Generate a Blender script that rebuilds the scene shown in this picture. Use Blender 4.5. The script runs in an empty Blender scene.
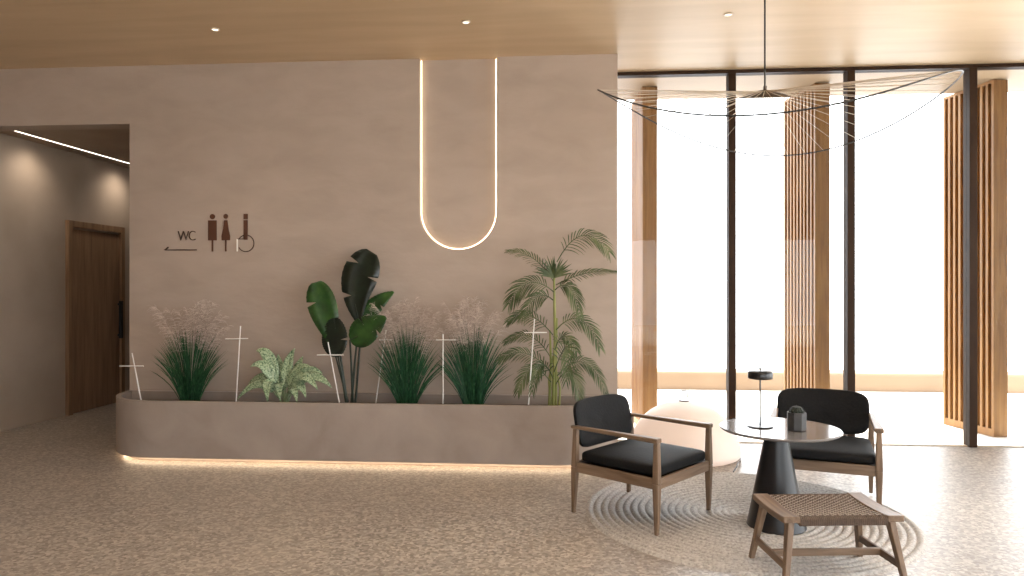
import bpy, math, random
from mathutils import Vector, Matrix

S = bpy.context.scene
C = S.collection
PI = math.pi
R = math.radians

# ------------------------------------------------------------------ camera, sky, sun, exposure
YAW = R(4.35)
FPX = 705.0
EYE = 1.6
cam = bpy.data.cameras.new('camera')
cam.sensor_width = 36.0
cam.lens = FPX / 1024 * 36.0
cam.clip_end = 200
camo = bpy.data.objects.new('camera', cam)
camo.location = (0, 0, EYE)
camo.rotation_euler = (PI / 2, 0, YAW)
C.objects.link(camo)
S.camera = camo

S.view_settings.view_transform = 'Standard'
S.view_settings.look = 'None'
S.view_settings.gamma = 1.0
S.view_settings.use_curve_mapping = False
S.view_settings.exposure = 0.62
S.cycles.max_bounces = 10
S.cycles.diffuse_bounces = 6
S.cycles.glossy_bounces = 4
S.cycles.transparent_max_bounces = 16
S.cycles.sample_clamp_indirect = 6.0
S.cycles.caustics_reflective = False
S.cycles.caustics_refractive = False

W = bpy.data.worlds.new('overcast_sky')
S.world = W
W.use_nodes = True
W.node_tree.nodes['Background'].inputs[0].default_value = (0.93, 0.96, 1.0, 1)
W.node_tree.nodes['Background'].inputs[1].default_value = 4.6

sl = bpy.data.lights.new('sun', 'SUN')
sl.energy = 9.0
sl.angle = R(1.0)
sl.color = (1.0, 0.93, 0.82)
so = bpy.data.objects.new('sun', sl)
so.rotation_euler = Vector((0.12, -1.25, -3.85)).to_track_quat('-Z', 'Y').to_euler()
C.objects.link(so)

LAMP = 40.0          # watts of one added fill spot; the visible downlights take a share
WARM = (1.0, 0.87, 0.73)


def spot(name, loc, energy, angle=110, blend=0.9, radius=0.05, aim=(0, 0, -1), col=WARM):
    l = bpy.data.lights.new(name, 'SPOT')
    l.energy = energy
    l.spot_size = R(angle)
    l.spot_blend = blend
    l.shadow_soft_size = radius
    l.color = col
    o = bpy.data.objects.new(name, l)
    o.location = loc
    o.rotation_euler = Vector(aim).to_track_quat('-Z', 'Y').to_euler()
    C.objects.link(o)
    return o


# ------------------------------------------------------------------ helpers
cY, sY = math.cos(YAW), math.sin(YAW)


def at(px, py, Y):
    """the point of the world at depth Y seen at this place of the photograph"""
    u = (px - 512) / FPX
    v = -(py - 288) / FPX
    t = Y / (u * sY + cY)
    return Vector(((u * cY - sY) * t, Y, EYE + v * t))


def setp(o, label=None, cat=None, group=None, kind=None):
    if label: o['label'] = label
    if cat: o['category'] = cat
    if group: o['group'] = group
    if kind: o['kind'] = kind
    return o


def thing(name, label, cat, loc=(0, 0, 0), rz=0.0, group=None):
    o = bpy.data.objects.new(name, None)
    o.empty_display_size = 0.1
    o.location = loc
    o.rotation_euler = (0, 0, rz)
    C.objects.link(o)
    return setp(o, label, cat, group)


def copy_tree(o, parent=None):
    c = o.copy()
    C.objects.link(c)
    if parent: c.parent = parent
    for ch in list(o.children):
        copy_tree(ch, c)
    return c


class MB:
    def __init__(self):
        self.v = []
        self.f = []

    def add(self, verts, faces):
        n = len(self.v)
        self.v += [tuple(p) for p in verts]
        self.f += [tuple(i + n for i in f) for f in faces]
        return self

    def box(self, x0, x1, y0, y1, z0, z1):
        v = [(x, y, z) for z in (z0, z1) for y in (y0, y1) for x in (x0, x1)]
        return self.add(v, [(0, 2, 3, 1), (4, 5, 7, 6), (0, 1, 5, 4), (2, 6, 7, 3), (0, 4, 6, 2), (1, 3, 7, 5)])

    def hexa(self, lo, hi):
        """solid between two quads (four points each, both counter-clockwise from above)"""
        v = list(lo) + list(hi)
        return self.add(v, [(3, 2, 1, 0), (4, 5, 6, 7), (0, 1, 5, 4), (1, 2, 6, 5), (2, 3, 7, 6), (3, 0, 4, 7)])

    def bar(self, a, b, w, h, w2=None, h2=None, up=(0, 0, 1)):
        """rectangular bar from a to b; w across, h along up"""
        a, b = Vector(a), Vector(b)
        w2 = w if w2 is None else w2
        h2 = h if h2 is None else h2
        t = (b - a).normalized()
        s = t.cross(Vector(up))
        if s.length < 1e-4: s = t.cross(Vector((0, 1, 0)))
        s.normalize()
        u = s.cross(t)
        def q(p, w, h):
            return [p - s * w / 2 - u * h / 2, p + s * w / 2 - u * h / 2, p + s * w / 2 + u * h / 2, p - s * w / 2 + u * h / 2]
        v = q(a, w, h) + q(b, w2, h2)
        return self.add(v, [(0, 1, 2, 3), (7, 6, 5, 4), (0, 4, 5, 1), (1, 5, 6, 2), (2, 6, 7, 3), (3, 7, 4, 0)])

    def tube(self, path, r, n=8, cap=True):
        path = [Vector(p) for p in path]
        m = len(path)
        rr = r if isinstance(r, (list, tuple)) else [r] * m
        v, f = [], []
        ref = None
        for i, p in enumerate(path):
            t = (path[min(i + 1, m - 1)] - path[max(i - 1, 0)]).normalized()
            if ref is None:
                ref = t.cross(Vector((0, 0, 1)))
                if ref.length < 0.05: ref = t.cross(Vector((0, 1, 0)))
            s = (ref - t * ref.dot(t)).normalized()
            ref = s
            u = t.cross(s)
            for k in range(n):
                a = 2 * PI * k / n
                v.append(p + (s * math.cos(a) + u * math.sin(a)) * rr[i])
        for i in range(m - 1):
            for k in range(n):
                k2 = (k + 1) % n
                f.append((i * n + k, i * n + k2, (i + 1) * n + k2, (i + 1) * n + k))
        if cap:
            f.append(tuple(range(n - 1, -1, -1)))
            f.append(tuple((m - 1) * n + k for k in range(n)))
        return self.add(v, f)

    def lathe(self, prof, n=48, c=(0, 0, 0)):
        """prof: list of (r, z)"""
        v, f, rows = [], [], []
        for r, z in prof:
            if r < 1e-6:
                rows.append([len(v)])
                v.append((c[0], c[1], c[2] + z))
            else:
                rows.append(list(range(len(v), len(v) + n)))
                v += [(c[0] + r * math.cos(2 * PI * k / n), c[1] + r * math.sin(2 * PI * k / n), c[2] + z) for k in range(n)]
        for a, b in zip(rows, rows[1:]):
            for k in range(n):
                k2 = (k + 1) % n
                if len(a) == 1 and len(b) == 1: continue
                if len(a) == 1: f.append((a[0], b[k2], b[k]))
                elif len(b) == 1: f.append((a[k], a[k2], b[0]))
                else: f.append((a[k], a[k2], b[k2], b[k]))
        return self.add(v, f)

    def prism(self, poly, axis, a, b):
        """poly: 2d outline, extruded along axis from a to b (axis 'y': poly is x,z; 'z': poly is x,y)"""
        n = len(poly)
        if axis == 'y': P = [(x, a, z) for x, z in poly] + [(x, b, z) for x, z in poly]
        elif axis == 'z': P = [(x, y, a) for x, y in poly] + [(x, y, b) for x, y in poly]
        else: P = [(a, y, z) for y, z in poly] + [(b, y, z) for y, z in poly]
        f = [tuple(range(n)), tuple(range(2 * n - 1, n - 1, -1))]
        f += [(i, i + n, (i + 1) % n + n, (i + 1) % n) for i in range(n)]
        return self.add(P, f)

    def superq(self, c, a, b, h, e1, e2, nu=48, nv=20, warp=None):
        def pw(x, e): return math.copysign(abs(x) ** e, x)
        v, f = [], []
        for j in range(nv + 1):
            t = -PI / 2 + PI * j / nv
            for i in range(nu):
                u = 2 * PI * i / nu
                p = Vector((a * pw(math.cos(t), e1) * pw(math.cos(u), e2), b * pw(math.cos(t), e1) * pw(math.sin(u), e2), h * pw(math.sin(t), e1)))
                if warp: p = Vector(warp(p))
                v.append(p + Vector(c))
        for j in range(nv):
            for i in range(nu):
                i2 = (i + 1) % nu
                f.append((j * nu + i, j * nu + i2, (j + 1) * nu + i2, (j + 1) * nu + i))
        return self.add(v, f)

    def leaf(self, p0, p1, p2, w, N, prof, n=10, fold=0.15, rip=0.0, cols=3, notch=()):
        """a leaf blade along a quadratic curve; prof(t) is its half-width"""
        p0, p1, p2, N = Vector(p0), Vector(p1), Vector(p2), Vector(N)
        v, f = [], []
        for i in range(n + 1):
            t = i / n
            p = p0 * (1 - t) ** 2 + p1 * 2 * t * (1 - t) + p2 * t * t
            T = ((p1 - p0) * (1 - t) + (p2 - p1) * t)
            if T.length < 1e-6: T = p2 - p0
            T.normalize()
            s = T.cross(N)
            if s.length < 1e-4: s = T.cross(Vector((1, 0, 0)))
            s.normalize()
            nn = s.cross(T)
            hw = w * prof(t)
            k = rip * (1 if i % 2 else -1)
            wl = hw * (.38 if (i, -1) in notch else 1)
            wr = hw * (.38 if (i, 1) in notch else 1)
            if cols == 2:
                v += [p - s * hw, p + s * hw]
            else:
                v += [p - s * wl + nn * (fold * wl + k), p - s * wl * .5 + nn * (fold * wl * .35 - k * .5), p, p + s * wr * .5 + nn * (fold * wr * .35 - k * .5), p + s * wr + nn * (fold * wr + k)]
        m = 2 if cols == 2 else 5
        for i in range(n):
            for j in range(m - 1):
                a = i * m + j
                f.append((a, a + 1, a + m + 1, a + m))
        return self.add(v, f)

    def build(self, name, mat, parent=None, smooth=True, bevel=0.0, seg=2, ang=35, solid=0.0):
        me = bpy.data.meshes.new(name)
        me.from_pydata(self.v, [], self.f)
        me.validate()
        if smooth:
            me.polygons.foreach_set('use_smooth', [True] * len(me.polygons))
            me.set_sharp_from_angle(angle=R(ang))
        me.materials.append(mat)
        me.update()
        o = bpy.data.objects.new(name, me)
        C.objects.link(o)
        if parent: o.parent = parent
        if solid:
            m = o.modifiers.new('thickness', 'SOLIDIFY')
            m.thickness = solid
            m.offset = 0
        if bevel:
            m = o.modifiers.new('bevel', 'BEVEL')
            m.width = bevel
            m.segments = seg
            m.limit_method = 'ANGLE'
            m.angle_limit = R(40)
        return o


# ------------------------------------------------------------------ materials
def new_mat(name):
    m = bpy.data.materials.new(name)
    m.use_nodes = True
    nt = m.node_tree
    return m, nt, nt.nodes['Principled BSDF']


def plain(name, col, rough=0.5, metal=0.0, spec=0.5):
    m, nt, b = new_mat(name)
    b.inputs['Base Color'].default_value = (*col, 1)
    b.inputs['Roughness'].default_value = rough
    b.inputs['Metallic'].default_value = metal
    b.inputs['Specular IOR Level'].default_value = spec
    return m


def ramp(nt, stops):
    r = nt.nodes.new('ShaderNodeValToRGB')
    e = r.color_ramp.elements
    while len(e) < len(stops): e.new(0.5)
    for k, (p, c) in enumerate(stops):
        e[k].position = p
        e[k].color = (*c, 1)
    return r


def noise_mat(name, stops, scale=(1, 1, 1), nscale=5.0, detail=6, rough=0.6, bump=0.0, bscale=None, spec=0.5, dist=0.0, rough_var=0.0, trans=0.0, coord='Object'):
    m, nt, b = new_mat(name)
    tc = nt.nodes.new('ShaderNodeTexCoord')
    mp = nt.nodes.new('ShaderNodeMapping')
    mp.inputs['Scale'].default_value = scale
    nt.links.new(tc.outputs[coord], mp.inputs[0])
    n = nt.nodes.new('ShaderNodeTexNoise')
    n.inputs['Scale'].default_value = nscale
    n.inputs['Detail'].default_value = detail
    n.inputs['Distortion'].default_value = dist
    nt.links.new(mp.outputs[0], n.inputs['Vector'])
    r = ramp(nt, stops)
    nt.links.new(n.outputs[0], r.inputs[0])
    nt.links.new(r.outputs[0], b.inputs['Base Color'])
    b.inputs['Roughness'].default_value = rough
    b.inputs['Specular IOR Level'].default_value = spec
    if rough_var:
        mr = nt.nodes.new('ShaderNodeMapRange')
        mr.inputs['To Min'].default_value = rough - rough_var
        mr.inputs['To Max'].default_value = rough + rough_var
        nt.links.new(n.outputs[0], mr.inputs[0])
        nt.links.new(mr.outputs[0], b.inputs['Roughness'])
    if bump:
        n2 = n
        if bscale:
            n2 = nt.nodes.new('ShaderNodeTexNoise')
            n2.inputs['Scale'].default_value = bscale
            n2.inputs['Detail'].default_value = 5
            nt.links.new(mp.outputs[0], n2.inputs['Vector'])
        bp = nt.nodes.new('ShaderNodeBump')
        bp.inputs['Strength'].default_value = bump
        bp.inputs['Distance'].default_value = 0.02
        nt.links.new(n2.outputs[0], bp.inputs['Height'])
        nt.links.new(bp.outputs[0], b.inputs['Normal'])
    if trans:
        tr = nt.nodes.new('ShaderNodeBsdfTranslucent')
        nt.links.new(r.outputs[0], tr.inputs[0])
        mx = nt.nodes.new('ShaderNodeMixShader')
        mx.inputs[0].default_value = trans
        nt.links.new(b.outputs[0], mx.inputs[1])
        nt.links.new(tr.outputs[0], mx.inputs[2])
        nt.links.new(mx.outputs[0], nt.nodes['Material Output'].inputs[0])
    return m


def emit(name, col, strength):
    m = bpy.data.materials.new(name)
    m.use_nodes = True
    nt = m.node_tree
    nt.nodes.remove(nt.nodes['Principled BSDF'])
    e = nt.nodes.new('ShaderNodeEmission')
    e.inputs[0].default_value = (*col, 1)
    e.inputs[1].default_value = strength
    nt.links.new(e.outputs[0], nt.nodes['Material Output'].inputs[0])
    return m


def wood(name, dark, mid, light, axis, rough=0.45, k=1.0):
    sc = {'x': (1.2, 16, 16), 'y': (16, 1.2, 16), 'z': (16, 16, 1.2)}[axis]
    return noise_mat(name, [(0.28, dark), (0.5, mid), (0.74, light)], tuple(s * k for s in sc), 2.2, 7, rough, 0.06, None, 0.4, 0.6)


M = {}
M['wall'] = noise_mat('wall_plaster', [(0.25, (.425, .342, .278)), (0.5, (.46, .372, .306)), (0.78, (.495, .405, .337))], (1.2, 1.2, 2.6), 1.9, 10, 0.75, 0.12, 9.0, 0.3, 0.4)
M['ceiling'] = noise_mat('ceiling_plaster', [(0.25, (.55, .40, .25)), (0.5, (.61, .45, .285)), (0.78, (.67, .505, .335))], (.4, 3.0, 1), 1.6, 8, 0.50, 0.02, 14.0, 0.25, 0.3)
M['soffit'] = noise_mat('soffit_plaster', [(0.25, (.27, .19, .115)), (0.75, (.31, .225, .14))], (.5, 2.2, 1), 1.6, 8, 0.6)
M['corridor'] = noise_mat('corridor_plaster', [(0.25, (.36, .285, .22)), (0.75, (.45, .36, .285))], (1, 1, 1), 1.5, 8, 0.8, 0.1, 9.0, 0.3)
M['concrete'] = noise_mat('concrete', [(0.25, (.30, .245, .21)), (0.5, (.35, .29, .25)), (0.8, (.40, .335, .29))], (1, 1, 1), 3.0, 10, 0.6, 0.06, 25.0, 0.35, 0.5)
M['terrace'] = noise_mat('terrace_paving', [(0.3, (.72, .70, .66)), (0.7, (.80, .78, .74))], (1, 1, 1), 2.0, 5, 0.8)
M['parapet'] = noise_mat('parapet_plaster', [(0.3, (.215, .145, .09)), (0.7, (.255, .175, .11))], (1, 1, 1), 1.5, 6, 0.8)
M['soil'] = noise_mat('soil', [(0.3, (.018, .011, .007)), (0.7, (.05, .03, .02))], (1, 1, 1), 40, 6, 0.95, 0.6)
M['frame'] = noise_mat('bronze_frame', [(0.3, (.030, .015, .008)), (0.7, (.042, .022, .012))], (1, 1, 1), 3, 3, 0.55, spec=.12)
M['black_metal'] = plain('black_metal', (.012, .012, .013), 0.3, 0.0, 0.5)
M['cone'] = noise_mat('dark_cone_metal', [(0.3, (.010, .010, .011)), (0.7, (.016, .016, .018))], (1, 1, 1), 6, 4, 0.34, spec=0.35)
M['tabletop'] = noise_mat('tabletop_lacquer', [(0.3, (.17, .155, .15)), (0.7, (.20, .185, .18))], (1, 1, 1), 4, 4, 0.12, spec=0.9)
M['leather'] = noise_mat('black_fabric', [(0.3, (.006, .006, .0065)), (0.7, (.010, .0095, .0095))], (1, 1, 1), 60, 5, 0.7, 0.1, None, 0.2)
M['wood_x'] = wood('ash_wood_x', (.125, .078, .048), (.19, .125, .08), (.26, .18, .12), 'x')
M['wood_y'] = wood('ash_wood_y', (.125, .078, .048), (.19, .125, .08), (.26, .18, .12), 'y')
M['wood_z'] = wood('ash_wood_z', (.125, .078, .048), (.19, .125, .08), (.26, .18, .12), 'z')
M['fin'] = wood('cedar_fin', (.20, .092, .026), (.28, .138, .041), (.36, .19, .062), 'z', 0.5, .6)
M['door'] = wood('oak_door', (.17, .095, .05), (.25, .15, .085), (.33, .205, .12), 'z', 0.5, .5)
M['sign'] = plain('brown_sign', (.10, .038, .02), 0.5)
M['sign_dark'] = plain('dark_brown_sign', (.07, .035, .022), 0.5)
M['sign_pale'] = plain('pale_sign_metal', (.92, .88, .82), 0.35)
M['stake'] = plain('white_stake', (.82, .80, .77), 0.5)
M['cord'] = noise_mat('paper_cord', [(0.3, (.10, .068, .05)), (0.7, (.17, .12, .09))], (1, 1, 1), 60, 4, 0.8)
M['cord_dark'] = noise_mat('pale_paper_cord', [(0.3, (.42, .35, .29)), (0.7, (.56, .48, .41))], (1, 1, 1), 60, 4, 0.8)
M['pendant_wire'] = plain('dark_wire', (.03, .025, .022), 0.45)
M['pendant_strand'] = plain('cream_strand', (.60, .52, .42), 0.6)
M['pendant_cap'] = plain('taupe_cap', (.085, .06, .042), 0.6)
M['pot'] = noise_mat('charcoal_pot', [(0.3, (.035, .035, .037)), (0.7, (.06, .058, .058))], (1, 1, 1), 20, 5, 0.6)
M['cactus'] = plain('dark_cactus', (.02, .028, .022), 0.7)
M['led_warm'] = emit('warm_led', (1.0, .76, .50), 10.0)
M['led_niche'] = emit('niche_led', (1.0, .78, .52), 5.0)
M['led_corridor'] = emit('corridor_led', (1.0, .90, .78), 3.5)
M['bulb'] = emit('downlight_bulb', (1.0, .86, .70), 1.7)
M['trimring'] = plain('downlight_trim', (.60, .50, .38), 0.4)
M['lantern'] = noise_mat('lantern_paper', [(0.3, (.80, .70, .62)), (0.7, (.84, .75, .67))], (1, 1, 1), 3, 4, 0.5, trans=0.3)
_nt = M['lantern'].node_tree
_nt.nodes['Principled BSDF'].inputs['Emission Color'].default_value = (1.0, .84, .77, 1)
_nt.nodes['Principled BSDF'].inputs['Emission Strength'].default_value = 0.20


def leaf_mat(name, stops, sc=(1, 1, 1), ns=6, rough=0.45, trans=0.25, detail=4, spec=.4):
    return noise_mat(name, stops, sc, ns, detail, rough, 0.0, None, spec, 0.0, 0.0, trans)


M['grass'] = leaf_mat('grass_blade', [(0.3, (.010, .050, .024)), (0.5, (.026, .10, .045)), (0.72, (.075, .20, .085))], (1, 1, .4), 45)
M['plume'] = leaf_mat('grass_plume', [(0.3, (.48, .39, .33)), (0.7, (.74, .64, .57))], (1, 1, 1), 25, 0.8, 0.3)
M['palm'] = leaf_mat('palm_leaflet', [(0.3, (.04, .065, .025)), (0.5, (.095, .13, .055)), (0.75, (.20, .23, .11))], (1, 1, 1), 7)
M['cane'] = leaf_mat('palm_cane', [(0.3, (.20, .24, .06)), (0.7, (.36, .36, .12))], (8, 8, 2), 3, 0.5, 0.0)
M['bird'] = leaf_mat('glossy_leaf', [(0.3, (.010, .032, .009)), (0.55, (.028, .085, .018)), (0.8, (.06, .14, .03))], (1, 1, 1), 8, 0.3, 0.12, 4, .5)
M['bird_dark'] = leaf_mat('dark_leaf', [(0.3, (.004, .008, .005)), (0.7, (.014, .024, .014))], (1, 1, 1), 8, 0.28, 0.05, 4, .55)
M['bird_stem'] = plain('dark_stem', (.013, .022, .011), 0.45)
M['aglao_stem'] = plain('pale_stem', (.28, .36, .20), 0.5)
m, nt, b = new_mat('speckled_leaf')
tc = nt.nodes.new('ShaderNodeTexCoord')
vo = nt.nodes.new('ShaderNodeTexNoise')
vo.inputs['Scale'].default_value = 75
vo.inputs['Detail'].default_value = 2
nt.links.new(tc.outputs['Object'], vo.inputs['Vector'])
rp = ramp(nt, [(0.36, (.07, .14, .07)), (0.47, (.27, .37, .22)), (0.66, (.44, .54, .35))])
nt.links.new(vo.outputs[0], rp.inputs[0])
nt.links.new(rp.outputs[0], b.inputs['Base Color'])
b.inputs['Roughness'].default_value = 0.4
M['aglao'] = m

# terrazzo-like pebble floor
m, nt, b = new_mat('pebble_terrazzo')
tc = nt.nodes.new('ShaderNodeTexCoord')
v1 = nt.nodes.new('ShaderNodeTexVoronoi')
v1.inputs['Scale'].default_value = 52
nt.links.new(tc.outputs['Object'], v1.inputs['Vector'])
r1 = ramp(nt, [(0.0, (.235, .198, .168)), (0.35, (.325, .28, .24)), (0.65, (.39, .342, .295)), (1.0, (.53, .475, .415))])
sp = nt.nodes.new('ShaderNodeSeparateColor')
nt.links.new(v1.outputs['Color'], sp.inputs[0])
nt.links.new(sp.outputs[0], r1.inputs[0])
n1 = nt.nodes.new('ShaderNodeTexNoise')
n1.inputs['Scale'].default_value = 0.9
n1.inputs['Detail'].default_value = 5
nt.links.new(tc.outputs['Object'], n1.inputs['Vector'])
r2 = ramp(nt, [(0.3, (.84, .84, .85)), (0.7, (1.06, 1.05, 1.02))])
nt.links.new(n1.outputs[0], r2.inputs[0])
mx = nt.nodes.new('ShaderNodeMix')
mx.data_type = 'RGBA'
mx.blend_type = 'MULTIPLY'
mx.inputs[0].default_value = 1.0
nt.links.new(r1.outputs[0], mx.inputs[6])
nt.links.new(r2.outputs[0], mx.inputs[7])
nt.links.new(mx.outputs[2], b.inputs['Base Color'])
b.inputs['Roughness'].default_value = 0.40
b.inputs['Specular IOR Level'].default_value = 0.6
bp = nt.nodes.new('ShaderNodeBump')
bp.inputs['Strength'].default_value = 0.12
bp.inputs['Distance'].default_value = 0.004
nt.links.new(v1.outputs['Distance'], bp.inputs['Height'])
nt.links.new(bp.outputs[0], b.inputs['Normal'])
M['floor'] = m

# braided jute
m, nt, b = new_mat('braided_jute')
tc = nt.nodes.new('ShaderNodeTexCoord')
n1 = nt.nodes.new('ShaderNodeTexNoise')
n1.inputs['Scale'].default_value = 60
n1.inputs['Detail'].default_value = 6
nt.links.new(tc.outputs['Object'], n1.inputs['Vector'])
r1 = ramp(nt, [(0.25, (.25, .235, .22)), (0.5, (.47, .445, .42)), (0.8, (.68, .655, .63))])
nt.links.new(n1.outputs[0], r1.inputs[0])
nt.links.new(r1.outputs[0], b.inputs['Base Color'])
b.inputs['Roughness'].default_value = 0.7
bp = nt.nodes.new('ShaderNodeBump')
bp.inputs['Strength'].default_value = 0.5
bp.inputs['Distance'].default_value = 0.006
nt.links.new(n1.outputs[0], bp.inputs['Height'])
nt.links.new(bp.outputs[0], b.inputs['Normal'])
M['jute'] = m

# clear glazing: mostly transparent with a fresnel reflection
m = bpy.data.materials.new('clear_glass')
m.use_nodes = True
nt = m.node_tree
nt.nodes.remove(nt.nodes['Principled BSDF'])
fr = nt.nodes.new('ShaderNodeFresnel')
fr.inputs[0].default_value = 1.24
tr = nt.nodes.new('ShaderNodeBsdfTransparent')
tr.inputs[0].default_value = (.985, .99, .985, 1)
gl = nt.nodes.new('ShaderNodeBsdfGlossy')
gl.inputs['Roughness'].default_value = 0.0
mx = nt.nodes.new('ShaderNodeMixShader')
nt.links.new(fr.outputs[0], mx.inputs[0])
nt.links.new(tr.outputs[0], mx.inputs[1])
nt.links.new(gl.outputs[0], mx.inputs[2])
nt.links.new(mx.outputs[0], nt.nodes['Material Output'].inputs[0])
M['glass'] = m


def struct(name, mb, mat, parent=None, **k):
    o = mb.build(name, mat, parent, **k)
    if not parent: o['kind'] = 'structure'
    return o


# ------------------------------------------------------------------ the room
H = 3.85             # ceiling
YW = 6.83            # face of the plastered wall
YG = 7.46            # glazing
XL, XR, YB = -7.6, 6.6, -4.0
XO = -4.407          # edge of the corridor opening
XC = -6.25           # corridor wall with the door
XE = 0.497           # end of the plastered wall
HC = 3.32            # corridor ceiling

struct('floor', MB().box(XL - .2, XR + .2, YB - .2, YG + .06, -.15, 0).box(XL - .2, XE, YG + .06, 13.2, -.15, 0), M['floor'], smooth=False)
struct('ceiling', MB().box(XL - .2, XR + .2, YB - .2, YG + .06, H, H + .2), M['ceiling'], smooth=False)

NX0, NX1, NZ = -1.43, -0.666, 1.971          # the arched niche: sides and lowest point
ncx, nr = (NX0 + NX1) / 2, (NX1 - NX0) / 2
w = MB()
w.box(XL, XO, YW, YW + .22, 3.265, H)
w.box(XO, NX0, YW, YG + .05, 0, H)
w.box(NX1, XE, YW, YG + .05, 0, H)
arc = [(ncx + nr * math.cos(a), NZ + nr + nr * math.sin(a)) for a in [PI + PI * i / 40 for i in range(41)]]
for (xa, za), (xb, zb) in zip(arc, arc[1:]):
    w.hexa([(xa, YW, 0), (xb, YW, 0), (xb, YW + .055, 0), (xa, YW + .055, 0)],
           [(xa, YW, za), (xb, YW, zb), (xb, YW + .055, zb), (xa, YW + .055, za)])
w.box(NX0, NX1, YW + .055, YG + .05, 0, H)
w.box(XL, XC - .2, YW, YW + .22, 0, 3.265)
struct('wall_front', w, M['wall'], smooth=False)
struct('wall_left', MB().box(XL - .2, XL, YB, YW + .4, 0, H), M['wall'], smooth=False)
struct('wall_right', MB().box(XR, XR + .2, YB, YG + .05, 3.5, H).box(XR, XR + .2, YB - .2, YB + .4, 0, 3.5), M['wall'], smooth=False)
# unseen wall behind the camera, its right half opened for added fill-light glazing
struct('wall_back', MB().box(XL, -0.5, YB - .2, YB, 0, H).box(-0.5, XR, YB - .2, YB, 2.92, H), M['wall'], smooth=False)
# corridor
struct('wall_corridor_left', MB().box(XC - .2, XC, YW + .22, 13, 0, HC).box(XC - .2, XC, YW, YW + .22, 0, 3.265), M['corridor'], smooth=False)
struct('wall_corridor_right', MB().box(XO, XO + .2, YG + .05, 13, 0, HC), M['corridor'], smooth=False)
struct('wall_corridor_end', MB().box(XC, XO, 13, 13.2, 0, HC), M['corridor'], smooth=False)
struct('ceiling_corridor', MB().box(XC - .2, XO + .2, YW + .22, 13.2, HC, HC + .2), M['corridor'], smooth=False)

# ------------------------------------------------------------------ glazing
mull = [1.71, 2.895, 4.08, 5.27]
edges = [XE] + mull + [XR]
for i in range(len(edges) - 1):
    x0, x1 = edges[i], edges[i + 1]
    o = bpy.data.objects.new('window_%d' % (i + 1), None)
    o.location = ((x0 + x1) / 2, YG, 0)
    o['kind'] = 'structure'
    C.objects.link(o)
    c = (x0 + x1) / 2
    g0 = x0 + (.038 if i else 0) - c
    g1 = x1 - (.038 if i < len(mull) else 0) - c
    MB().box(g0, g1, -.006, .006, .010, 3.812).build('glass_pane', M['glass'], o, smooth=False)
    MB().box(x0 - c, x1 - c, -.05, .05, 3.812, H).build('head_rail', M['frame'], o, smooth=False)
    MB().box(g0, g1, -.02, .02, 0, .010).build('sill_rail', M['trimring'], o, smooth=False)
    if i < len(mull):
        MB().box(x1 - c - .038, x1 - c + .038, -.06, .06, 0, 3.812).build('mullion', M['frame'], o, smooth=False, bevel=.004)
def fill_window(name, p0, p1, top):  # glazing out of view, added to let in fill light
    p0, p1 = Vector(p0), Vector(p1)
    L = (p1 - p0).length
    o = bpy.data.objects.new(name, None)
    o.location = (p0 + p1) / 2
    o.rotation_euler = (0, 0, math.atan2(p1.y - p0.y, p1.x - p0.x))
    o['kind'] = 'structure'
    C.objects.link(o)
    h = L / 2
    MB().box(-h, h, -.006, .006, .05, top - .05).build('glass_pane', M['glass'], o, smooth=False)
    f = MB().box(-h, h, -.05, .05, top - .05, top).box(-h, h, -.05, .05, 0, .05)
    k = max(2, round(L / 1.8))
    for i in range(k + 1):
        x = -h + (L - .07) * i / k
        f.box(x, x + .07, -.05, .05, .05, top - .05)
    f.build('window_frame', M['frame'], o, smooth=False)


fill_window('window_6', (-0.5, YB - .1, 0), (XR, YB - .1, 0), 2.92)  # added behind the camera as soft fill for the plastered wall
fill_window('window_7', (XR + .1, YB + .4, 0), (XR + .1, YG - .05, 0), 3.5)  # added out of view so light rakes in from the right

# ------------------------------------------------------------------ outside
struct('terrace', MB().box(XE, 30, YG + .06, 11.6, -.15, -.005).box(-.6, XE, 8.0, 11.6, -.15, -.005).box(XR + .2, 30, YB - .2, YG + .06, -.15, -.005), M['terrace'], smooth=False)
struct('terrace_rear', MB().box(-14, 20, -16, YB - .2, -.15, -.005), M['terrace'], smooth=False)
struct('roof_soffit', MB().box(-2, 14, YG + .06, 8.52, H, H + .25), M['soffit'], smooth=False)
prof = [(11.30, -.005), (11.30, .22), (11.33, .27), (11.39, .293), (11.6, .295), (11.6, -.005)]
struct('parapet', MB().prism(prof, 'x', -4, 30), M['parapet'], smooth=True)


def make_fin():
    root = thing('timber_fin', '', 'screen')
    D = .74
    MB().box(.05, .168, 0, D, 0, H).build('core_panel', M['fin'], root, smooth=False, bevel=.003)
    MB().box(0, .05, 0, D, 0, .085).build('bottom_rail', M['fin'], root, smooth=False, bevel=.002)
    MB().box(0, .05, 0, D, H - .03, H).build('top_rail', M['fin'], root, smooth=False, bevel=.002)
    for k in range(10):
        y = .0 + k * (D - .034) / 9
        MB().box(0, .05, y, y + .034, .085, H - .03).build('slat', M['fin'], root, smooth=False, bevel=.002)
    return root


fin0 = make_fin()
fins = [(0.852, 7.95, 4, 'tall timber fin outside, nearest the plastered wall, seen edge on'),
        (2.725, 7.95, 9, 'tall slatted timber fin outside, directly behind the right black armchair'),
        (4.59, 7.95, 12, 'tall slatted timber fin outside, half behind the rightmost dark mullion')]
for i, (x, y, tw, lab) in enumerate(fins):
    o = fin0 if i == 0 else copy_tree(fin0)
    o.location = (x, y, -.005)
    o.rotation_euler = (0, 0, R(tw))
    setp(o, lab, 'screen', 'timber fins outside the glazing')

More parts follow.
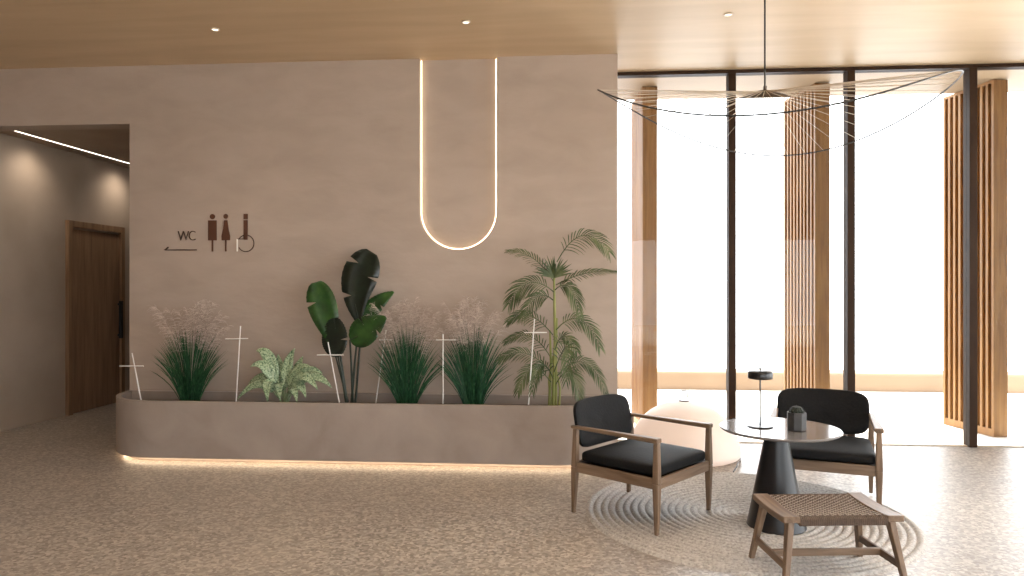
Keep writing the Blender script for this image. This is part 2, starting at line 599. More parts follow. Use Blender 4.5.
# ------------------------------------------------------------------ corridor door and light
d = bpy.data.objects.new('door_1', None)
d.location = (XC, 8.945, 0)
d['kind'] = 'structure'
C.objects.link(d)
MB().box(0, .05, -.565, -.485, 0, 2.452).build('jamb', M['door'], d, smooth=False, bevel=.004)
MB().box(0, .05, .485, .565, 0, 2.452).build('jamb', M['door'], d, smooth=False, bevel=.004)
MB().box(0, .05, -.485, .485, 2.37, 2.452).build('door_head', M['door'], d, smooth=False, bevel=.004)
MB().box(0, .022, -.48, .48, .008, 2.345).build('door_leaf', M['door'], d, smooth=False, bevel=.002)
hn = MB().box(.045, .085, .425, .470, .90, 1.42)
hn.box(.022, .045, .435, .46, .93, .96).box(.022, .045, .435, .46, 1.36, 1.39)
hn.build('door_handle', M['black_metal'], d, smooth=False, bevel=.003)

lt = thing('linear_light', 'long thin glowing line of light in the corridor ceiling', 'ceiling light', (-5.985, 10.0, HC))
MB().box(-.02, .02, -2.93, 2.6, -.006, 0).build('housing', M['trimring'], lt, smooth=False)
MB().box(-.009, .009, -2.92, 2.59, -.009, -.006).build('diffuser', M['led_corridor'], lt, smooth=False)
for y in (7.75, 9.35):
    spot('corridor_spot', (-5.93, y, 3.27), 15, 140, 1.0, 0.12, aim=(-.3, 0, -1))

# ------------------------------------------------------------------ downlights in the lobby ceiling, plus unseen fill spots
dl = [(-3.037, 'small round recessed ceiling downlight nearest the corridor opening'),
      (-0.84, 'small round recessed ceiling downlight beside the glowing arch'),
      (1.334, 'small round recessed ceiling downlight closest to the pendant cable')]
for i, (x, lab) in enumerate(dl):
    t = thing('downlight', lab, 'ceiling light', (x, 5.915, H), 0, 'recessed downlights')
    MB().lathe([(.026, -.002), (.029, -.008), (.036, -.008), (.039, -.004), (.039, 0)], 32).build('trim_ring', M['trimring'], t)
    MB().lathe([(0, -.006), (.026, -.004), (.026, 0)], 24).build('lens', M['bulb'], t)
    spot('downlight_or_fill_beam', (x, 5.915, H - .03), LAMP * .6, 100, 1.0, .05)
for y in (3.7, 1.5, -.7, -2.9):  # unseen rows without fittings, added as general fill light
    for x in (-5.23, -3.037, -0.84, 1.334, 3.53):
        spot('downlight_or_fill_beam', (x, y, H - .03), LAMP, 120, 1.0, .06)

# ------------------------------------------------------------------ niche light
lp = [(NX0 + .012, YW + .035, H - .01)]
lp += [(ncx + (nr - .012) * math.cos(a), YW + .035, NZ + nr + (nr - .012) * math.sin(a)) for a in [PI + PI * i / 48 for i in range(49)]]
lp += [(NX1 - .012, YW + .035, H - .01)]
setp(MB().tube(lp, .0038, 6).build('led_strip', M['led_niche']), 'glowing warm LED line around the edge of the arched wall niche', 'light')

# ------------------------------------------------------------------ planter
PY0, PY1, PX0, PX1 = 6.184, 6.825, -4.40, 0.49


def planter_outline(ins=0.0, r=.60, n=16):
    x0, x1, y0, y1 = PX0 + ins, PX1 - ins, PY0 + ins, PY1 - ins
    r = r - ins
    p = [(x1, y1), (x0, y1)]
    p += [(x0 + r - r * math.cos(a), y0 + r - r * math.sin(a)) for a in [PI / 2 * i / n for i in range(n + 1)]]
    p += [(x1 - r + r * math.sin(a), y0 + r - r * math.cos(a)) for a in [PI / 2 * i / n for i in range(n + 1)]]
    return p


pl = thing('planter', 'long low concrete planter with rounded ends along the wall', 'planter', (0, 0, 0))
o_, i_ = planter_outline(), planter_outline(.045)
n = len(o_)
v = [(x, y, .044) for x, y in o_] + [(x, y, .565) for x, y in o_] + [(x, y, .565) for x, y in i_] + [(x, y, .40) for x, y in i_]
f = []
for i in range(n):
    j = (i + 1) % n
    f += [(j, i, i + n, j + n), (j + n, i + n, i + 2 * n, j + 2 * n), (j + 2 * n, i + 2 * n, i + 3 * n, j + 3 * n)]
f.append(tuple(range(n)))
MB().add(v, f).build('body', M['concrete'], pl, ang=50, bevel=.006)
MB().prism(planter_outline(.046), 'z', .41, .478).build('soil', M['soil'], pl, ang=50)
MB().prism(planter_outline(.09), 'z', 0, .044).build('plinth', M['concrete'], pl, ang=50)
q = planter_outline(.074)
path = [(x, y, .034) for x, y in q[2:]]
MB().tube(path, .006, 6).build('led_strip', M['led_warm'], pl)

# ------------------------------------------------------------------ grasses
def vary(rng, a): return rng.uniform(-a, a)


def make_grass(name, label, px, Y, seed, hgt=.78, spread=.33, nb=300, npl=34):
    rng = random.Random(seed)
    base = at(px, 400, Y)
    base.z = .478
    t = thing(name, label, 'grass', base, 0, 'fountain grasses in the planter')
    g = MB()
    ymax = (YW - .03) - Y
    for k in range(nb):
        a = rng.uniform(0, 2 * PI)
        q = rng.random() ** .6
        lean = q * spread
        h = hgt * (1.02 - .50 * q ** 2.6) * rng.uniform(.8, 1.08)
        b0 = Vector((math.cos(a) * .075 * q, math.sin(a) * .055 * q, -.01))
        dx, dy = math.cos(a) * lean, math.sin(a) * lean * .62
        dy = min(dy, ymax - .02)
        tip = b0 + Vector((dx, dy, h))
        mid = b0 + Vector((dx * .28, dy * .28, h * .68))
        N = Vector((math.sin(a) * .3 + vary(rng, .5), -1, .25))
        g.leaf(b0, mid, tip, rng.uniform(.0036, .0058), N, lambda t: (1 - t) ** .6 * (.75 + .5 * t), 6, 0, 0, 2)
    g.build('blades', M['grass'], t, smooth=False)['kind'] = 'stuff'
    p = MB()
    for k in range(npl):
        a = rng.uniform(0, 2 * PI)
        lean = rng.uniform(.1, 1.0) * spread * 1.2
        h = hgt * rng.uniform(1.02, 1.36) - lean * .22
        dx, dy = math.cos(a) * lean, math.sin(a) * lean * .5
        dy = min(dy, ymax - .10)
        b0, tip = Vector((0, 0, 0)), Vector((dx, dy, h))
        mid = Vector((dx * .3, dy * .3, h * .78))
        p.leaf(b0, mid, tip, .0013, (0, -1, 0), lambda t: 1 - .5 * t, 6, 0, 0, 2)
        for j in range(64):
            tt = 1 - .45 * rng.random() ** 1.3
            q0 = b0 * (1 - tt) ** 2 + mid * 2 * tt * (1 - tt) + tip * tt * tt
            L = rng.uniform(.05, .12) * (1.3 - tt * .6)
            d1 = Vector((rng.gauss(dx * 3.0, .45), rng.gauss(-.1, .35), rng.uniform(.0, .9))).normalized()
            e = q0 + d1 * L + Vector((0, 0, -L * .4))
            if e.y > ymax: e.y = ymax - .005
            p.leaf(q0, q0 + d1 * L * .6, e, .0015, (vary(rng, .4), -1, vary(rng, .4)), lambda t: 1 - .6 * t, 3, 0, 0, 2)
    p.build('plumes', M['plume'], t, smooth=False)['kind'] = 'stuff'
    return t


make_grass('fountain_grass', 'green fountain grass with pinkish plumes, at the corridor end of the planter', 190, 6.50, 3)
make_grass('fountain_grass', 'green fountain grass with pinkish plumes, just right of the broad-leaved plant', 407, 6.52, 11)
make_grass('fountain_grass', 'green fountain grass with pinkish plumes, just left of the palm', 473, 6.52, 23)

# ------------------------------------------------------------------ speckled plant
ag = thing('speckled_plant', 'low leafy plant with pale green speckled leaves in the planter', 'plant', (at(284, 400, 6.5).x, 6.5, .478))
AY = 6.5
ab = Vector((ag.location.x, AY, .478))
tips = [((256, 351), (268, 346), 6.55, .058), ((295, 348), (285, 365), 6.58, .06), ((250, 367), (266, 357), 6.42, .058),
        ((237, 400), (258, 374), 6.40, .05), ((310, 366), (296, 365), 6.50, .06), ((318, 390), (302, 364), 6.38, .055),
        ((332, 388), (312, 366), 6.48, .055), ((268, 402), (264, 370), 6.32, .058), ((297, 402), (294, 378), 6.30, .052),
        ((303, 356), (296, 370), 6.62, .055), ((278, 354), (280, 372), 6.62, .06), ((280, 400), (278, 372), 6.28, .05),
        ((248, 384), (266, 368), 6.56, .05), ((323, 374), (305, 362), 6.60, .052), ((306, 398), (300, 375), 6.36, .05)]
rng = random.Random(5)
for (tp, md, Y, wd) in tips:
    p2 = at(*tp, Y) - ab
    p1 = at(*md, (Y + AY) / 2) - ab
    b0 = Vector((vary(rng, .02), vary(rng, .02), 0))
    s0 = b0.lerp(p1, .45)
    L = MB().leaf(s0, p1, p2, wd * 1.0, (.1 * vary(rng, 1), -.75, .65), lambda t: max(.02, math.sin(PI * min(1, t * .93 + .07)) ** .8 * (1.1 - .35 * t)), 12, .25, .001).build('leaf', M['aglao'], ag, solid=.0015)
    MB().tube([b0, b0.lerp(s0, .5) + Vector((0, 0, .005)), s0], .006, 6).build('stem', M['aglao_stem'], L)

# ------------------------------------------------------------------ broad-leaved plant
bi = thing('broad_leaf_plant', 'tall plant with huge dark glossy paddle leaves in the planter', 'plant', (at(352, 400, 6.5).x, 6.5, .478))
bb = Vector((bi.location.x, 6.5, .478))
def ov(t): return max(.02, math.sin(PI * (t * .95 + .025)) ** .5)
def pt(t): return max(.02, math.sin(PI * (t ** .8 * .97 + .015)) ** .75)
def obov(t): return max(.02, math.sin(PI * (t ** 1.35 * .96 + .015)) ** .48 * (.62 + .40 * t))
bl = [  # leaf base, middle, tip (photo places), depth of base and tip, half width, material, facing, stem foot
    ((337, 350), (326, 318), (316, 282), 6.46, 6.50, .155, 'bird', (.1, -1, .1), 347, obov),
    ((334, 318), (337, 340), (335, 357), 6.47, 6.42, .135, 'bird_dark', (-.2, -1, -.1), 348, ov),
    ((359, 322), (351, 286), (372, 252), 6.54, 6.58, .20, 'bird_dark', (0, -1, .05), 351, obov),
    ((362, 324), (372, 304), (394, 292), 6.60, 6.66, .085, 'bird', (.2, -.9, .4), 355, pt),
    ((350, 340), (366, 332), (386, 317), 6.46, 6.40, .14, 'bird', (-.1, -1, .15), 353, pt)]
for k, (a, md, tp, Y0, Y1, wd, mt, N, foot, pf) in enumerate(bl):
    p0, p1, p2 = at(*a, Y0) - bb, at(*md, (Y0 + Y1) / 2) - bb, at(*tp, Y1) - bb
    L = MB().leaf(p0, p1, p2, wd, N, pf, 30, .16, .0045, notch=[((12, 1), (22, -1)), ((16, -1),), ((20, 1), (24, -1), (11, -1)), ((18, 1),), ((21, 1), (15, -1))][k]).build('leaf', M[mt], bi, solid=.0015)
    ft = at(foot, 402, 6.5) - bb
    ft.z = -.01
    mid = ft.lerp(p0, .55) + Vector((0, 0, .04))
    MB().tube([ft, mid, p0, p0.lerp(p1, .5)], [.012, .010, .008, .004], 8).build('stem', M['bird_stem'], L)
# a spare young stem leaning left behind the first leaf
MB().tube([at(348, 402, 6.53) - bb, at(340, 372, 6.53) - bb, at(334, 350, 6.5) - bb], [.011, .009, .006], 8).build('stem', M['bird_stem'], bi)

# ------------------------------------------------------------------ palm
PYB = 6.52
pa = thing('palm', 'feathery areca palm with yellow green canes at the right end of the planter', 'palm', (at(552, 400, PYB).x, PYB, .478))
pb = Vector((pa.location.x, PYB, .478))


def frond(p0, p1, p2, N, L, n=24, droop=.35, w=.0056, seed=1, start=.12):
    rng = random.Random(seed)
    N = Vector(N).normalized()
    g = MB()
    def bz(t): return p0 * (1 - t) ** 2 + p1 * 2 * t * (1 - t) + p2 * t * t
    g.tube([bz(i / 10) for i in range(11)], [.0055 * (1 - .75 * i / 10) for i in range(11)], 5)
    for i in range(n):
        t = start + (1 - start) * (i + .5) / n
        p = bz(t)
        T = ((p1 - p0) * (1 - t) + (p2 - p1) * t).normalized()
        s = T.cross(N).normalized()
        ln = L * (.35 + .65 * math.sin(PI * min(1, .15 + t * .8))) * rng.uniform(.85, 1.1)
        for sd in (-1, 1):
            d = (s * sd * (1 - .55 * t) + T * (.55 + .6 * t) + N * .22 + Vector((vary(rng, .08), vary(rng, .08), vary(rng, .08)))).normalized()
            m_ = p + d * ln * .55
            e = p + d * ln + Vector((0, 0, -droop * ln))
            for z in (m_, e):
                z.y = min(z.y, YW - .02 - pb.y)
            g.leaf(p, m_, e, w, N + T * .3 + Vector((vary(rng, .25), 0, vary(rng, .25))), lambda t: max(.05, math.sin(PI * (.12 + .86 * t)) ** .7), 5, .2, 0, 2)
    return g


def PP(px, py, Y): return at(px, py, Y) - pb


fr_ = [  # base, middle, tip, facing, leaflet length, leaflets, droop
    ((557, 262, 6.52), (582, 214, 6.48), (609, 252, 6.40), (.25, -.9, .5), .20, 26, .45),
    ((556, 285, 6.52), (585, 268, 6.46), (616, 272, 6.38), (0, -.75, .7), .11, 24, .25),
    ((554, 282, 6.54), (535, 250, 6.58), (508, 251, 6.60), (0, -.7, .75), .13, 24, .3),
    ((554, 292, 6.5), (527, 268, 6.42), (509, 304, 6.36), (-.2, -.9, .4), .20, 28, .45),
    ((555, 290, 6.5), (573, 272, 6.38), (580, 318, 6.30), (.2, -.9, .4), .14, 26, .5),
    ((556, 330, 6.5), (582, 300, 6.40), (600, 348, 6.32), (.2, -.85, .5), .17, 28, .45),
    ((553, 335, 6.5), (527, 302, 6.50), (508, 322, 6.46), (-.1, -.85, .55), .14, 24, .4),
    ((554, 372, 6.45), (573, 318, 6.20), (566, 382, 6.06), (0, -.95, .3), .18, 26, .35),
    ((551, 372, 6.5), (524, 340, 6.42), (500, 360, 6.38), (-.1, -.8, .6), .15, 26, .35),
    ((551, 382, 6.48), (530, 352, 6.36), (518, 392, 6.28), (-.2, -.9, .4), .15, 26, .45),
    ((557, 376, 6.5), (587, 340, 6.44), (606, 394, 6.38), (.2, -.85, .5), .15, 28, .4),
    ((556, 384, 6.46), (573, 352, 6.34), (580, 400, 6.26), (.2, -.9, .4), .15, 24, .5),
    ((553, 300, 6.5), (538, 285, 6.40), (522, 318, 6.30), (-.2, -.9, .4), .16, 22, .45),
    ((552, 360, 6.5), (532, 322, 6.54), (505, 342, 6.52), (-.1, -.8, .6), .13, 24, .35),
    ((553, 378, 6.48), (540, 345, 6.30), (532, 392, 6.22), (-.1, -.95, .3), .14, 22, .45),
    ((555, 350, 6.47), (562, 322, 6.34), (577, 352, 6.24), (.2, -.9, .4), .15, 22, .4)]
for k, (a, b_, c_, N, L, nn, dr) in enumerate(fr_):
    frond(PP(*a), PP(*b_), PP(*c_), N, L * .92, int(nn * .76), dr, seed=40 + k).build('frond', M['palm'], pa, smooth=False)
# the new leaf still bundled upright at the top
g = MB()
rng = random.Random(77)
for k in range(44):
    a = rng.uniform(-1.3, 1.3)
    p0 = PP(554, 278, 6.5)
    L = rng.uniform(.14, .24)
    d_ = Vector((math.sin(a) * .75, -.35 * rng.random(), math.cos(a)))
    g.leaf(p0, p0 + d_ * L * .5, p0 + d_ * L + Vector((math.sin(a) * .03, 0, -.02)), .0075, (vary(rng, .4), -1, 0), lambda t: max(.05, math.sin(PI * (.15 + .84 * t)) ** .7), 5, .2, 0, 2)
g.build('spear_leaf', M['palm'], pa, smooth=False)
for (x0, x1, x2, y2, r) in [(553, 555, 554, 272, .016), (549, 551, 550, 330, .014), (556, 556, 557, 318, .013), (551, 549, 553, 356, .012), (559, 560, 557, 372, .011)]:
    b0 = PP(x0, 404, 6.5)
    b0.z = -.01
    p2 = PP(x2, y2, 6.51)
    p1 = PP(x1, (404 + y2) / 2, 6.5)
    MB().tube([b0, b0.lerp(p1, .5), p1, p1.lerp(p2, .5), p2], [r, r * .95, r * .85, r * .75, r * .55], 8).build('cane', M['cane'], pa)

# ------------------------------------------------------------------ white stakes
stk = [((141, 400), (132, 353), (119.5, 366), (143.5, 366), 6.42, 'thin white stake with crossbar at the corridor end of the planter'),
       ((236, 403), (240.5, 326), (225.5, 339), (248, 338.5), 6.42, 'thin white stake with crossbar between the left grass and the speckled plant'),
       ((339.5, 404), (328, 342), (317, 355), (343.5, 355), 6.36, 'thin white stake with crossbar in front of the broad-leaved plant'),
       ((376.5, 398), (386, 330), (379, 340), (392, 340), 6.62, 'faint white stake with crossbar left of the middle grass, near the wall'),
       ((443, 404), (443, 334), (436, 340), (456, 340), 6.42, 'thin white stake with crossbar between the two neighbouring fountain grasses'),
       ((528.5, 405), (534.5, 319), (524, 332.5), (547, 332.5), 6.24, 'thin white stake with crossbar in front of the palm')]
for (a, b_, c1, c2, Y, lab) in stk:
    p0, p1 = at(*a, Y), at(*b_, Y)
    dz = (p0.z - .47) / (p1.z - p0.z)
    foot = p0 - (p1 - p0) * dz
    t = thing('garden_stake', lab, 'stake', foot, 0, 'white stakes in the planter')
    MB().tube([Vector((0, 0, 0)), p1 - foot], [.0062, .0052], 8).build('rod', M['stake'], t)
    q1, q2 = at(*c1, Y - .008) - foot, at(*c2, Y - .008) - foot
    MB().tube([q1, q2], .0048, 8).build('crossbar', M['stake'], t)

# ------------------------------------------------------------------ wall signs
def text_mesh(ch, size):
    c = bpy.data.curves.new('letter', 'FONT')
    c.body = ch
    c.size = size
    c.extrude = .005
    c.offset = -.002
    tmp = bpy.data.objects.new('letter', c)
    C.objects.link(tmp)
    me = bpy.data.meshes.new_from_object(tmp.evaluated_get(bpy.context.evaluated_depsgraph_get()))
    bpy.data.objects.remove(tmp)
    return me


wc = thing('wc_lettering', 'brown WC letters on the wall above the arrow', 'sign', (-3.885, YW - .005, 2.078))
for ch, x in (('W', -.012), ('C', .098)):
    me = text_mesh(ch, .142)
    me.materials.append(M['sign_dark'])
    o = bpy.data.objects.new('letter', me)
    C.objects.link(o)
    o.parent = wc
    o.location = (x, 0, 0)
    o.rotation_euler = (PI / 2, 0, 0)
    o.scale = (.82, 1, 1)
Ys = (YW - .010, YW)
a = MB().box(-4.037 + .012, -3.697, *Ys, 1.978, 1.988)
a.prism([(-4.042, 1.981), (-3.998, 2.016), (-3.990, 2.008), (-4.022, 1.981)][::-1], 'y', *Ys)
setp(a.build('arrow_sign', M['sign_dark'], smooth=False), 'thin brown arrow pointing left below the WC letters', 'sign')


def disc(mb, cx, cz, r, n=24):
    return mb.prism([(cx + r * math.cos(2 * PI * k / n), cz + r * math.sin(2 * PI * k / n)) for k in range(n)], 'y', *Ys)


t = thing('man_pictogram', 'brown pictogram of a man with square body', 'sign', (0, 0, 0))
disc(MB(), -3.533, 2.316, .026).build('head', M['sign'], t)
MB().box(-3.577, -3.489, *Ys, 2.078, 2.278).build('torso', M['sign'], t, smooth=False)
MB().box(-3.540, -3.526, *Ys, 1.966, 2.078).build('legs', M['sign'], t, smooth=False)
t = thing('woman_pictogram', 'brown pictogram of a woman with flared dress', 'sign', (0, 0, 0))
disc(MB(), -3.394, 2.318, .024).build('head', M['sign'], t)
MB().prism([(-3.436, 2.078), (-3.352, 2.078), (-3.350, 2.12), (-3.366, 2.19), (-3.378, 2.278), (-3.410, 2.278), (-3.422, 2.19), (-3.438, 2.12)], 'y', *Ys).build('dress', M['sign'], t, smooth=False)
MB().box(-3.400, -3.388, *Ys, 1.966, 2.078).build('legs', M['sign'], t, smooth=False)
t = thing('wheelchair_pictogram', 'brown wheelchair pictogram with ring wheel, rightmost of the signs', 'sign', (0, 0, 0))
MB().box(-3.209, -3.169, *Ys, 2.288, 2.340).build('head', M['sign'], t, smooth=False)
MB().box(-3.209, -3.169, *Ys, 2.082, 2.278).build('torso', M['sign'], t, smooth=False)
rg = [(-3.186 + .083 * math.cos(x), YW - .006, 2.047 + .083 * math.sin(x)) for x in [R(150) - R(300) * i / 40 for i in range(41)]]
MB().tube(rg, .005, 6).build('wheel', M['sign_dark'], t)
MB().box(-3.283, -3.271, YW - .012, YW, 1.966, 2.09).build('leg', M['sign_pale'], t, smooth=False)
MB().box(-3.272, -3.209, *Ys, 2.086, 2.094).build('lap', M['sign_dark'], t, smooth=False)

# ------------------------------------------------------------------ rug
RZ = .014
rg = MB()
prof = [(1.118, 0.0)]
nr_ = 21
for k in range(nr_):
    r1 = 1.115 - k * 1.115 / nr_
    wd = 1.115 / nr_
    for q, z in ((.02, -.004), (.16, .0095), (.5, .016), (.84, .0095), (.98, -.004)):
        prof.append((max(1e-3, r1 - wd * q), max(z, .0005)))
prof.append((0, .010))
rg.lathe(prof, 128)
rug = setp(rg.build('rug', M['jute'], ang=80), 'round braided jute rug with concentric rings under the seating group', 'rug')
rug.location = (1.26, 5.10, 0)

# ------------------------------------------------------------------ armchairs
def make_chair(zf):
    root = thing('armchair', '', 'chair')
    hx, hy = .345, .333
    A = .598       # arm height
    def tleg(x, y, top, lean, name='leg'):
        z0 = 0
        lo = .013
        hi = .023
        zr = .33
        b = MB()
        xb, yb = x, y + lean
        b.hexa([(xb - lo, yb - lo, z0), (xb + lo, yb - lo, z0), (xb + lo, yb + lo, z0), (xb - lo, yb + lo, z0)],
               [(x - hi, y - hi, zr), (x + hi, y - hi, zr), (x + hi, y + hi, zr), (x - hi, y + hi, zr)])
        m_ = .017
        b.hexa([(x - hi, y - hi, zr), (x + hi, y - hi, zr), (x + hi, y + hi, zr), (x - hi, y + hi, zr)],
               [(x - m_, y - lean * .5 - m_, top), (x + m_, y - lean * .5 - m_, top), (x + m_, y - lean * .5 + m_, top), (x - m_, y - lean * .5 + m_, top)])
        return b.build(name, M['wood_z'], root, bevel=.006, seg=3)
    for sx in (-1, 1):
        tleg(sx * hx, -hy, A, 0)
        tleg(sx * hx, hy, A, .015)
        a = MB()
        x0, y0, y1 = sx * hx, -hy - .020, hy + .03
        a.hexa([(x0 - .030, y0, A - .004), (x0 + .030, y0, A - .004), (x0 + .019, y1, A), (x0 - .019, y1, A)],
               [(x0 - .030, y0, A + .028), (x0 + .030, y0, A + .028), (x0 + .019, y1, A + .022), (x0 - .019, y1, A + .022)])
        a.build('armrest', M['wood_y'], root, bevel=.008, seg=3)
        MB().box(x0 - .012, x0 + .012, -hy, hy, .293, .365).build('side_rail', M['wood_y'], root, bevel=.005)
    MB().box(-hx, hx, -hy - .012, -hy + .012, .293, .365).build('front_rail', M['wood_x'], root, bevel=.005)
    MB().box(-hx, hx, hy - .012, hy + .012, .293, .365).build('rear_rail', M['wood_x'], root, bevel=.005)
    MB().box(-hx + .012, hx - .012, -hy + .012, hy - .012, .335, .358).build('seat_board', M['leather'], root, smooth=False)
    def bow(p):
        x, y, z = p
        return (x, y, z + (.012 * (1 - (x / .32) ** 2) * (1 - (y / .31) ** 2) if z > 0 else 0))
    MB().superq((0, -.012, .402), .334, .322, .045, .42, .14, 64, 20, bow).build('seat_cushion', M['leather'], root)
    def bk(p):
        x, y, z = p
        # z is thickness, y the height: narrow the lower half, bow around the sitter, lean back
        k = y / .18
        x = x * (1 - .04 * max(0, -k) - .03 * max(0, k) ** 2)
        zz = y * (1 + .10 * (1 - (x / .35) ** 2)) if y > 0 else y
        yy = -z - .42 * x * x + .06
        a = R(12)
        return (x, yy * math.cos(a) + zz * math.sin(a), zz * math.cos(a) - yy * math.sin(a))
    MB().superq((0, hy - .015, .615), .337, .166, .026, .45, .36, 64, 16, bk).build('backrest', M['leather'], root)
    return root


ch0 = make_chair(0)
ch0.location = (.544, 5.075, 0)
ch0.rotation_euler = (0, 0, R(51))
setp(ch0, 'wooden armchair with black cushions left of the table, facing right', 'chair', 'black cushioned armchairs')
c2 = copy_tree(ch0)
c2.location = (1.921, 5.436, RZ - .002)
c2.rotation_euler = (0, 0, R(-18.4))
setp(c2, 'wooden armchair with black cushions behind the table, facing the room', 'chair', 'black cushioned armchairs')
ch0.location.z = .006

# ------------------------------------------------------------------ table
TX, TY, TZ = 1.425, 4.83, .668
tb = thing('side_table', 'round side table with pale top on a dark cone base', 'table', (TX, TY, .012))
MB().lathe([(0, 0), (.186, 0), (.19, .006), (.186, .014), (.074, .600), (.070, .636), (0, .636)], 64, (-.022, 0, 0)).build('cone_base', M['cone'], tb, ang=30)
MB().lathe([(0, .636), (.372, .636), (.385, .645), (.386, .652), (.382, .656), (0, .656)], 96).build('tabletop', M['tabletop'], tb, ang=30)

lm = thing('table_lamp', 'slim black table lamp with flat drum shade on the table', 'lamp', (1.305, 4.855, TZ))
MB().lathe([(0, 0), (.083, 0), (.085, .004), (.080, .008), (.008, .010), (0, .010)], 48).build('foot', M['black_metal'], lm)
MB().tube([(0, 0, .008), (0, 0, .35)], .0055, 10).build('stem', M['black_metal'], lm)
MB().lathe([(0, .326), (.066, .320), (.078, .323), (.081, .332), (.081, .364), (.074, .374), (.02, .377), (0, .377)], 48).build('lamp_shade', M['black_metal'], lm, ang=60)
MB().lathe([(.004, .374), (.004, .384), (.010, .388), (.010, .394), (0, .397)], 16).build('finial', M['black_metal'], lm)

pt = thing('cactus_pot', 'small faceted charcoal pot with a cactus on the table', 'potted plant', (1.512, 4.755, TZ), R(12))
MB().lathe([(0, 0), (.055, 0), (.062, .006), (.062, .118), (.052, .118), (.052, .095), (0, .095)], 8).build('pot', M['pot'], pt, ang=20, bevel=.002)
k_ = MB()
for i in range(12):
    a = 2 * PI * i / 12
    k_.tube([(0, 0, .085), (.030 * math.cos(a), .030 * math.sin(a), .10), (.036 * math.cos(a), .036 * math.sin(a), .125), (.024 * math.cos(a), .024 * math.sin(a), .145), (0, 0, .152)], [.006, .011, .012, .010, .006], 6)
k_.superq((0, 0, .115), .034, .034, .036, 1, 1, 20, 12)
ck = k_.build('cactus', M['cactus'], pt)
rng = random.Random(8)
sp_ = MB()
for i in range(90):
    a, e = rng.uniform(0, 2 * PI), rng.uniform(.1, 1.45)
    d_ = Vector((math.cos(a) * math.cos(e), math.sin(a) * math.cos(e), math.sin(e)))
    p = Vector((0, 0, .113)) + Vector((d_.x * .044, d_.y * .044, d_.z * .036))
    sp_.tube([p, p + d_ * .014], [.0011, .0004], 4)
sp_.build('spines', M['pot'], ck)['kind'] = 'stuff'

# ------------------------------------------------------------------ stool
st = thing('footstool', 'low wooden footstool with woven cord seat in the foreground', 'stool', (1.44, 4.05, RZ - .002), R(6.5))
ZT = .385
for sx in (-1, 1):
    # wide side board, dished towards the middle
    x0, x1 = (.235, .325)
    pr = []
    bd = MB()
    nseg = 12
    for i in range(nseg):
        ya, yb = -.215 + .43 * i / nseg, -.215 + .43 * (i + 1) / nseg
        za, zb = [ZT - .010 * (1 - (y / .215) ** 2) for y in (ya, yb)]
        xs = sorted((sx * x0, sx * x1))
        q = lambda z, y: None
        bd.hexa([(xs[0], ya, za - .034), (xs[1], ya, za - .034), (xs[1], yb, zb - .034), (xs[0], yb, zb - .034)],
                [(xs[0], ya, za), (xs[1], ya, za), (xs[1], yb, zb), (xs[0], yb, zb)])
    import bmesh
    o = bd.build('side_board', M['wood_y'], st)
    bm = bmesh.new()
    bm.from_mesh(o.data)
    bmesh.ops.remove_doubles(bm, verts=bm.verts, dist=1e-5)
    inner = [f_ for f_ in bm.faces if abs(f_.normal.y) > .9 and abs(abs(f_.calc_center_median().y) - .215) > 1e-3]
    bmesh.ops.delete(bm, geom=inner, context='FACES')
    bm.to_mesh(o.data)
    bm.free()
    bv = o.modifiers.new('bevel', 'BEVEL')
    bv.width = .005
    bv.segments = 2
    bv.limit_method = 'ANGLE'
    bv.angle_limit = R(40)
    for sy in (-1, 1):
        top = Vector((sx * .272, sy * .165, ZT - .03))
        bot = Vector((sx * .325, sy * .235, 0))
        b = MB()
        def rect(p, a, c): return [(p.x - a, p.y - c, p.z), (p.x + a, p.y - c, p.z), (p.x + a, p.y + c, p.z), (p.x - a, p.y + c, p.z)]
        b.hexa(rect(bot, .014, .017), rect(top, .018, .026))
        b.build('leg', M['wood_z'], st, bevel=.005)
    MB().bar((sx * .308, -.205, .12), (sx * .308, .205, .12), .018, .042).build('side_stretcher', M['wood_y'], st, bevel=.004)
MB().bar((-.305, -.02, .125), (.305, -.02, .125), .020, .040).build('cross_stretcher', M['wood_x'], st, bevel=.004)
MB().bar((-.24, -.190, ZT - .030), (.24, -.190, ZT - .030), .034, .038).build('front_rail', M['wood_x'], st, bevel=.008)
MB().bar((-.24, .190, ZT - .030), (.24, .190, ZT - .030), .034, .038).build('rear_rail', M['wood_x'], st, bevel=.008)
# cords wrapped round front and rear rail, woven through by cross cords
cd = MB()
nW = 46
for i in range(nW):
    x = -.228 + .456 * i / (nW - 1)
    pth = [(x, -.190, ZT - .054), (x, -.212, ZT - .046), (x, -.213, ZT - .016), (x, -.200, ZT - .006)]
    for j in range(13):
        y = -.185 + .37 * j / 12
        pth.append((x, y, ZT - .006 - .016 * (1 - (y / .2) ** 2) + .0018 * (1 if (i + j) % 2 else -1)))
    pth += [(x, .200, ZT - .006), (x, .213, ZT - .016), (x, .212, ZT - .046), (x, .190, ZT - .054)]
    cd.tube(pth, .0044, 6)
wv = cd.build('woven_seat', M['cord'], st)
cx_ = MB()
for j in range(26):
    y = -.178 + .356 * j / 25
    pth = [(-.236 + .472 * i / 46, y, ZT - .006 - .016 * (1 - (y / .2) ** 2) + .0052 * (1 if (i // 2 + j) % 2 else -1)) for i in range(47)]
    cx_.tube(pth, .0020, 5)
cx_.build('cross_cords', M['cord_dark'], wv)

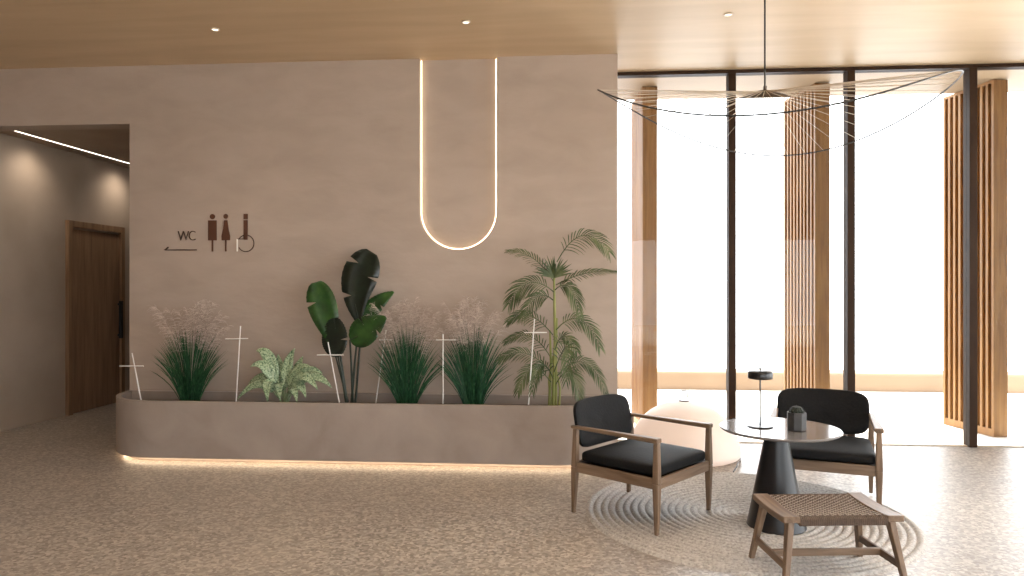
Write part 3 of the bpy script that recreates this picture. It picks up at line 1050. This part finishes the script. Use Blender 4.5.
# ------------------------------------------------------------------ lantern on the floor by the glass
ln = thing('dome_lantern', 'big pale dome lantern on the floor behind the left armchair', 'lantern', (1.13, 6.86, 0))
pr = [(0, .001), (.48, .001), (.505, .012)]
pr += [((.52) * math.cos(a), .03 + .49 * math.sin(a)) for a in [PI / 2 * i / 24 for i in range(24)]]
pr += [(0, .52)]
MB().lathe(pr, 72).build('lamp_shade', M['lantern'], ln, ang=60)
hd = MB().lathe([(0, .516), (.05, .516), (.05, .528), (0, .528)], 20)
hd.tube([(-.035, 0, .54), (-.035, 0, .60), (-.02, 0, .615), (.02, 0, .615), (.035, 0, .60), (.035, 0, .54)], .006, 6)
hd.build('handle', M['black_metal'], ln)
MB().tube([(.50, -.10, .02), (.46, -.30, .02), (.40, -.46, .05), (.36, -.56, .03), (.32, -.62, .006)], .006, 6).build('cable', M['black_metal'], ln)

# ------------------------------------------------------------------ pendant
PYp = 5.06
PX = 1.392                    # axis of the pendant
hub = 2.985
pd = thing('pendant_lamp', 'wide wavy wire-brim pendant lamp hanging over the seating group', 'pendant lamp', (PX, PYp, H), R(-21))
RB = 1.17


def brim(a):
    # left and right tips high, the near and far edges hang low
    z = 2.83 + .19 * math.cos(2 * a) - .08 * math.cos(a) + .07 * math.sin(a)
    return Vector((RB * math.cos(a), 1.08 * math.sin(a), z - H))


MB().tube([(0, 0, 0), (0, 0, hub - H + .02)], .0062, 8).build('cable', M['pendant_wire'], pd)
MB().lathe([(.05, 0), (.05, -.018), (.012, -.026), (0, -.026)], 24).build('ceiling_rose', M['pendant_wire'], pd)
zc = hub - H
cap = MB().lathe([(.175, -.050), (.171, -.045), (.12, -.022), (.06, -.004), (.012, .004), (.012, .03), (0, .03)], 40).build('cap', M['pendant_cap'], pd, ang=60)
cap.location = (0, 0, zc)
cap.rotation_euler = (R(14), 0, R(21))
o = MB().lathe([(.173, -.051), (.12, -.027), (.06, -.009), (0, -.002)], 40).build('cap_lining', M['stake'], cap, ang=60)
NB = 52
MB().tube([brim(2 * PI * i / 96) for i in range(97)], .0056, 6, cap=False).build('brim_ring', M['pendant_wire'], pd)
for i in range(NB):
    a = 2 * PI * (i + .5) / NB
    p0 = Vector((.03 * math.cos(a), .03 * math.sin(a), zc - .008))
    p2 = brim(a)
    MB().tube([p0, p0.lerp(p2, .5), p2], .0019, 4).build('strand', M['pendant_strand'], pd, smooth=False)
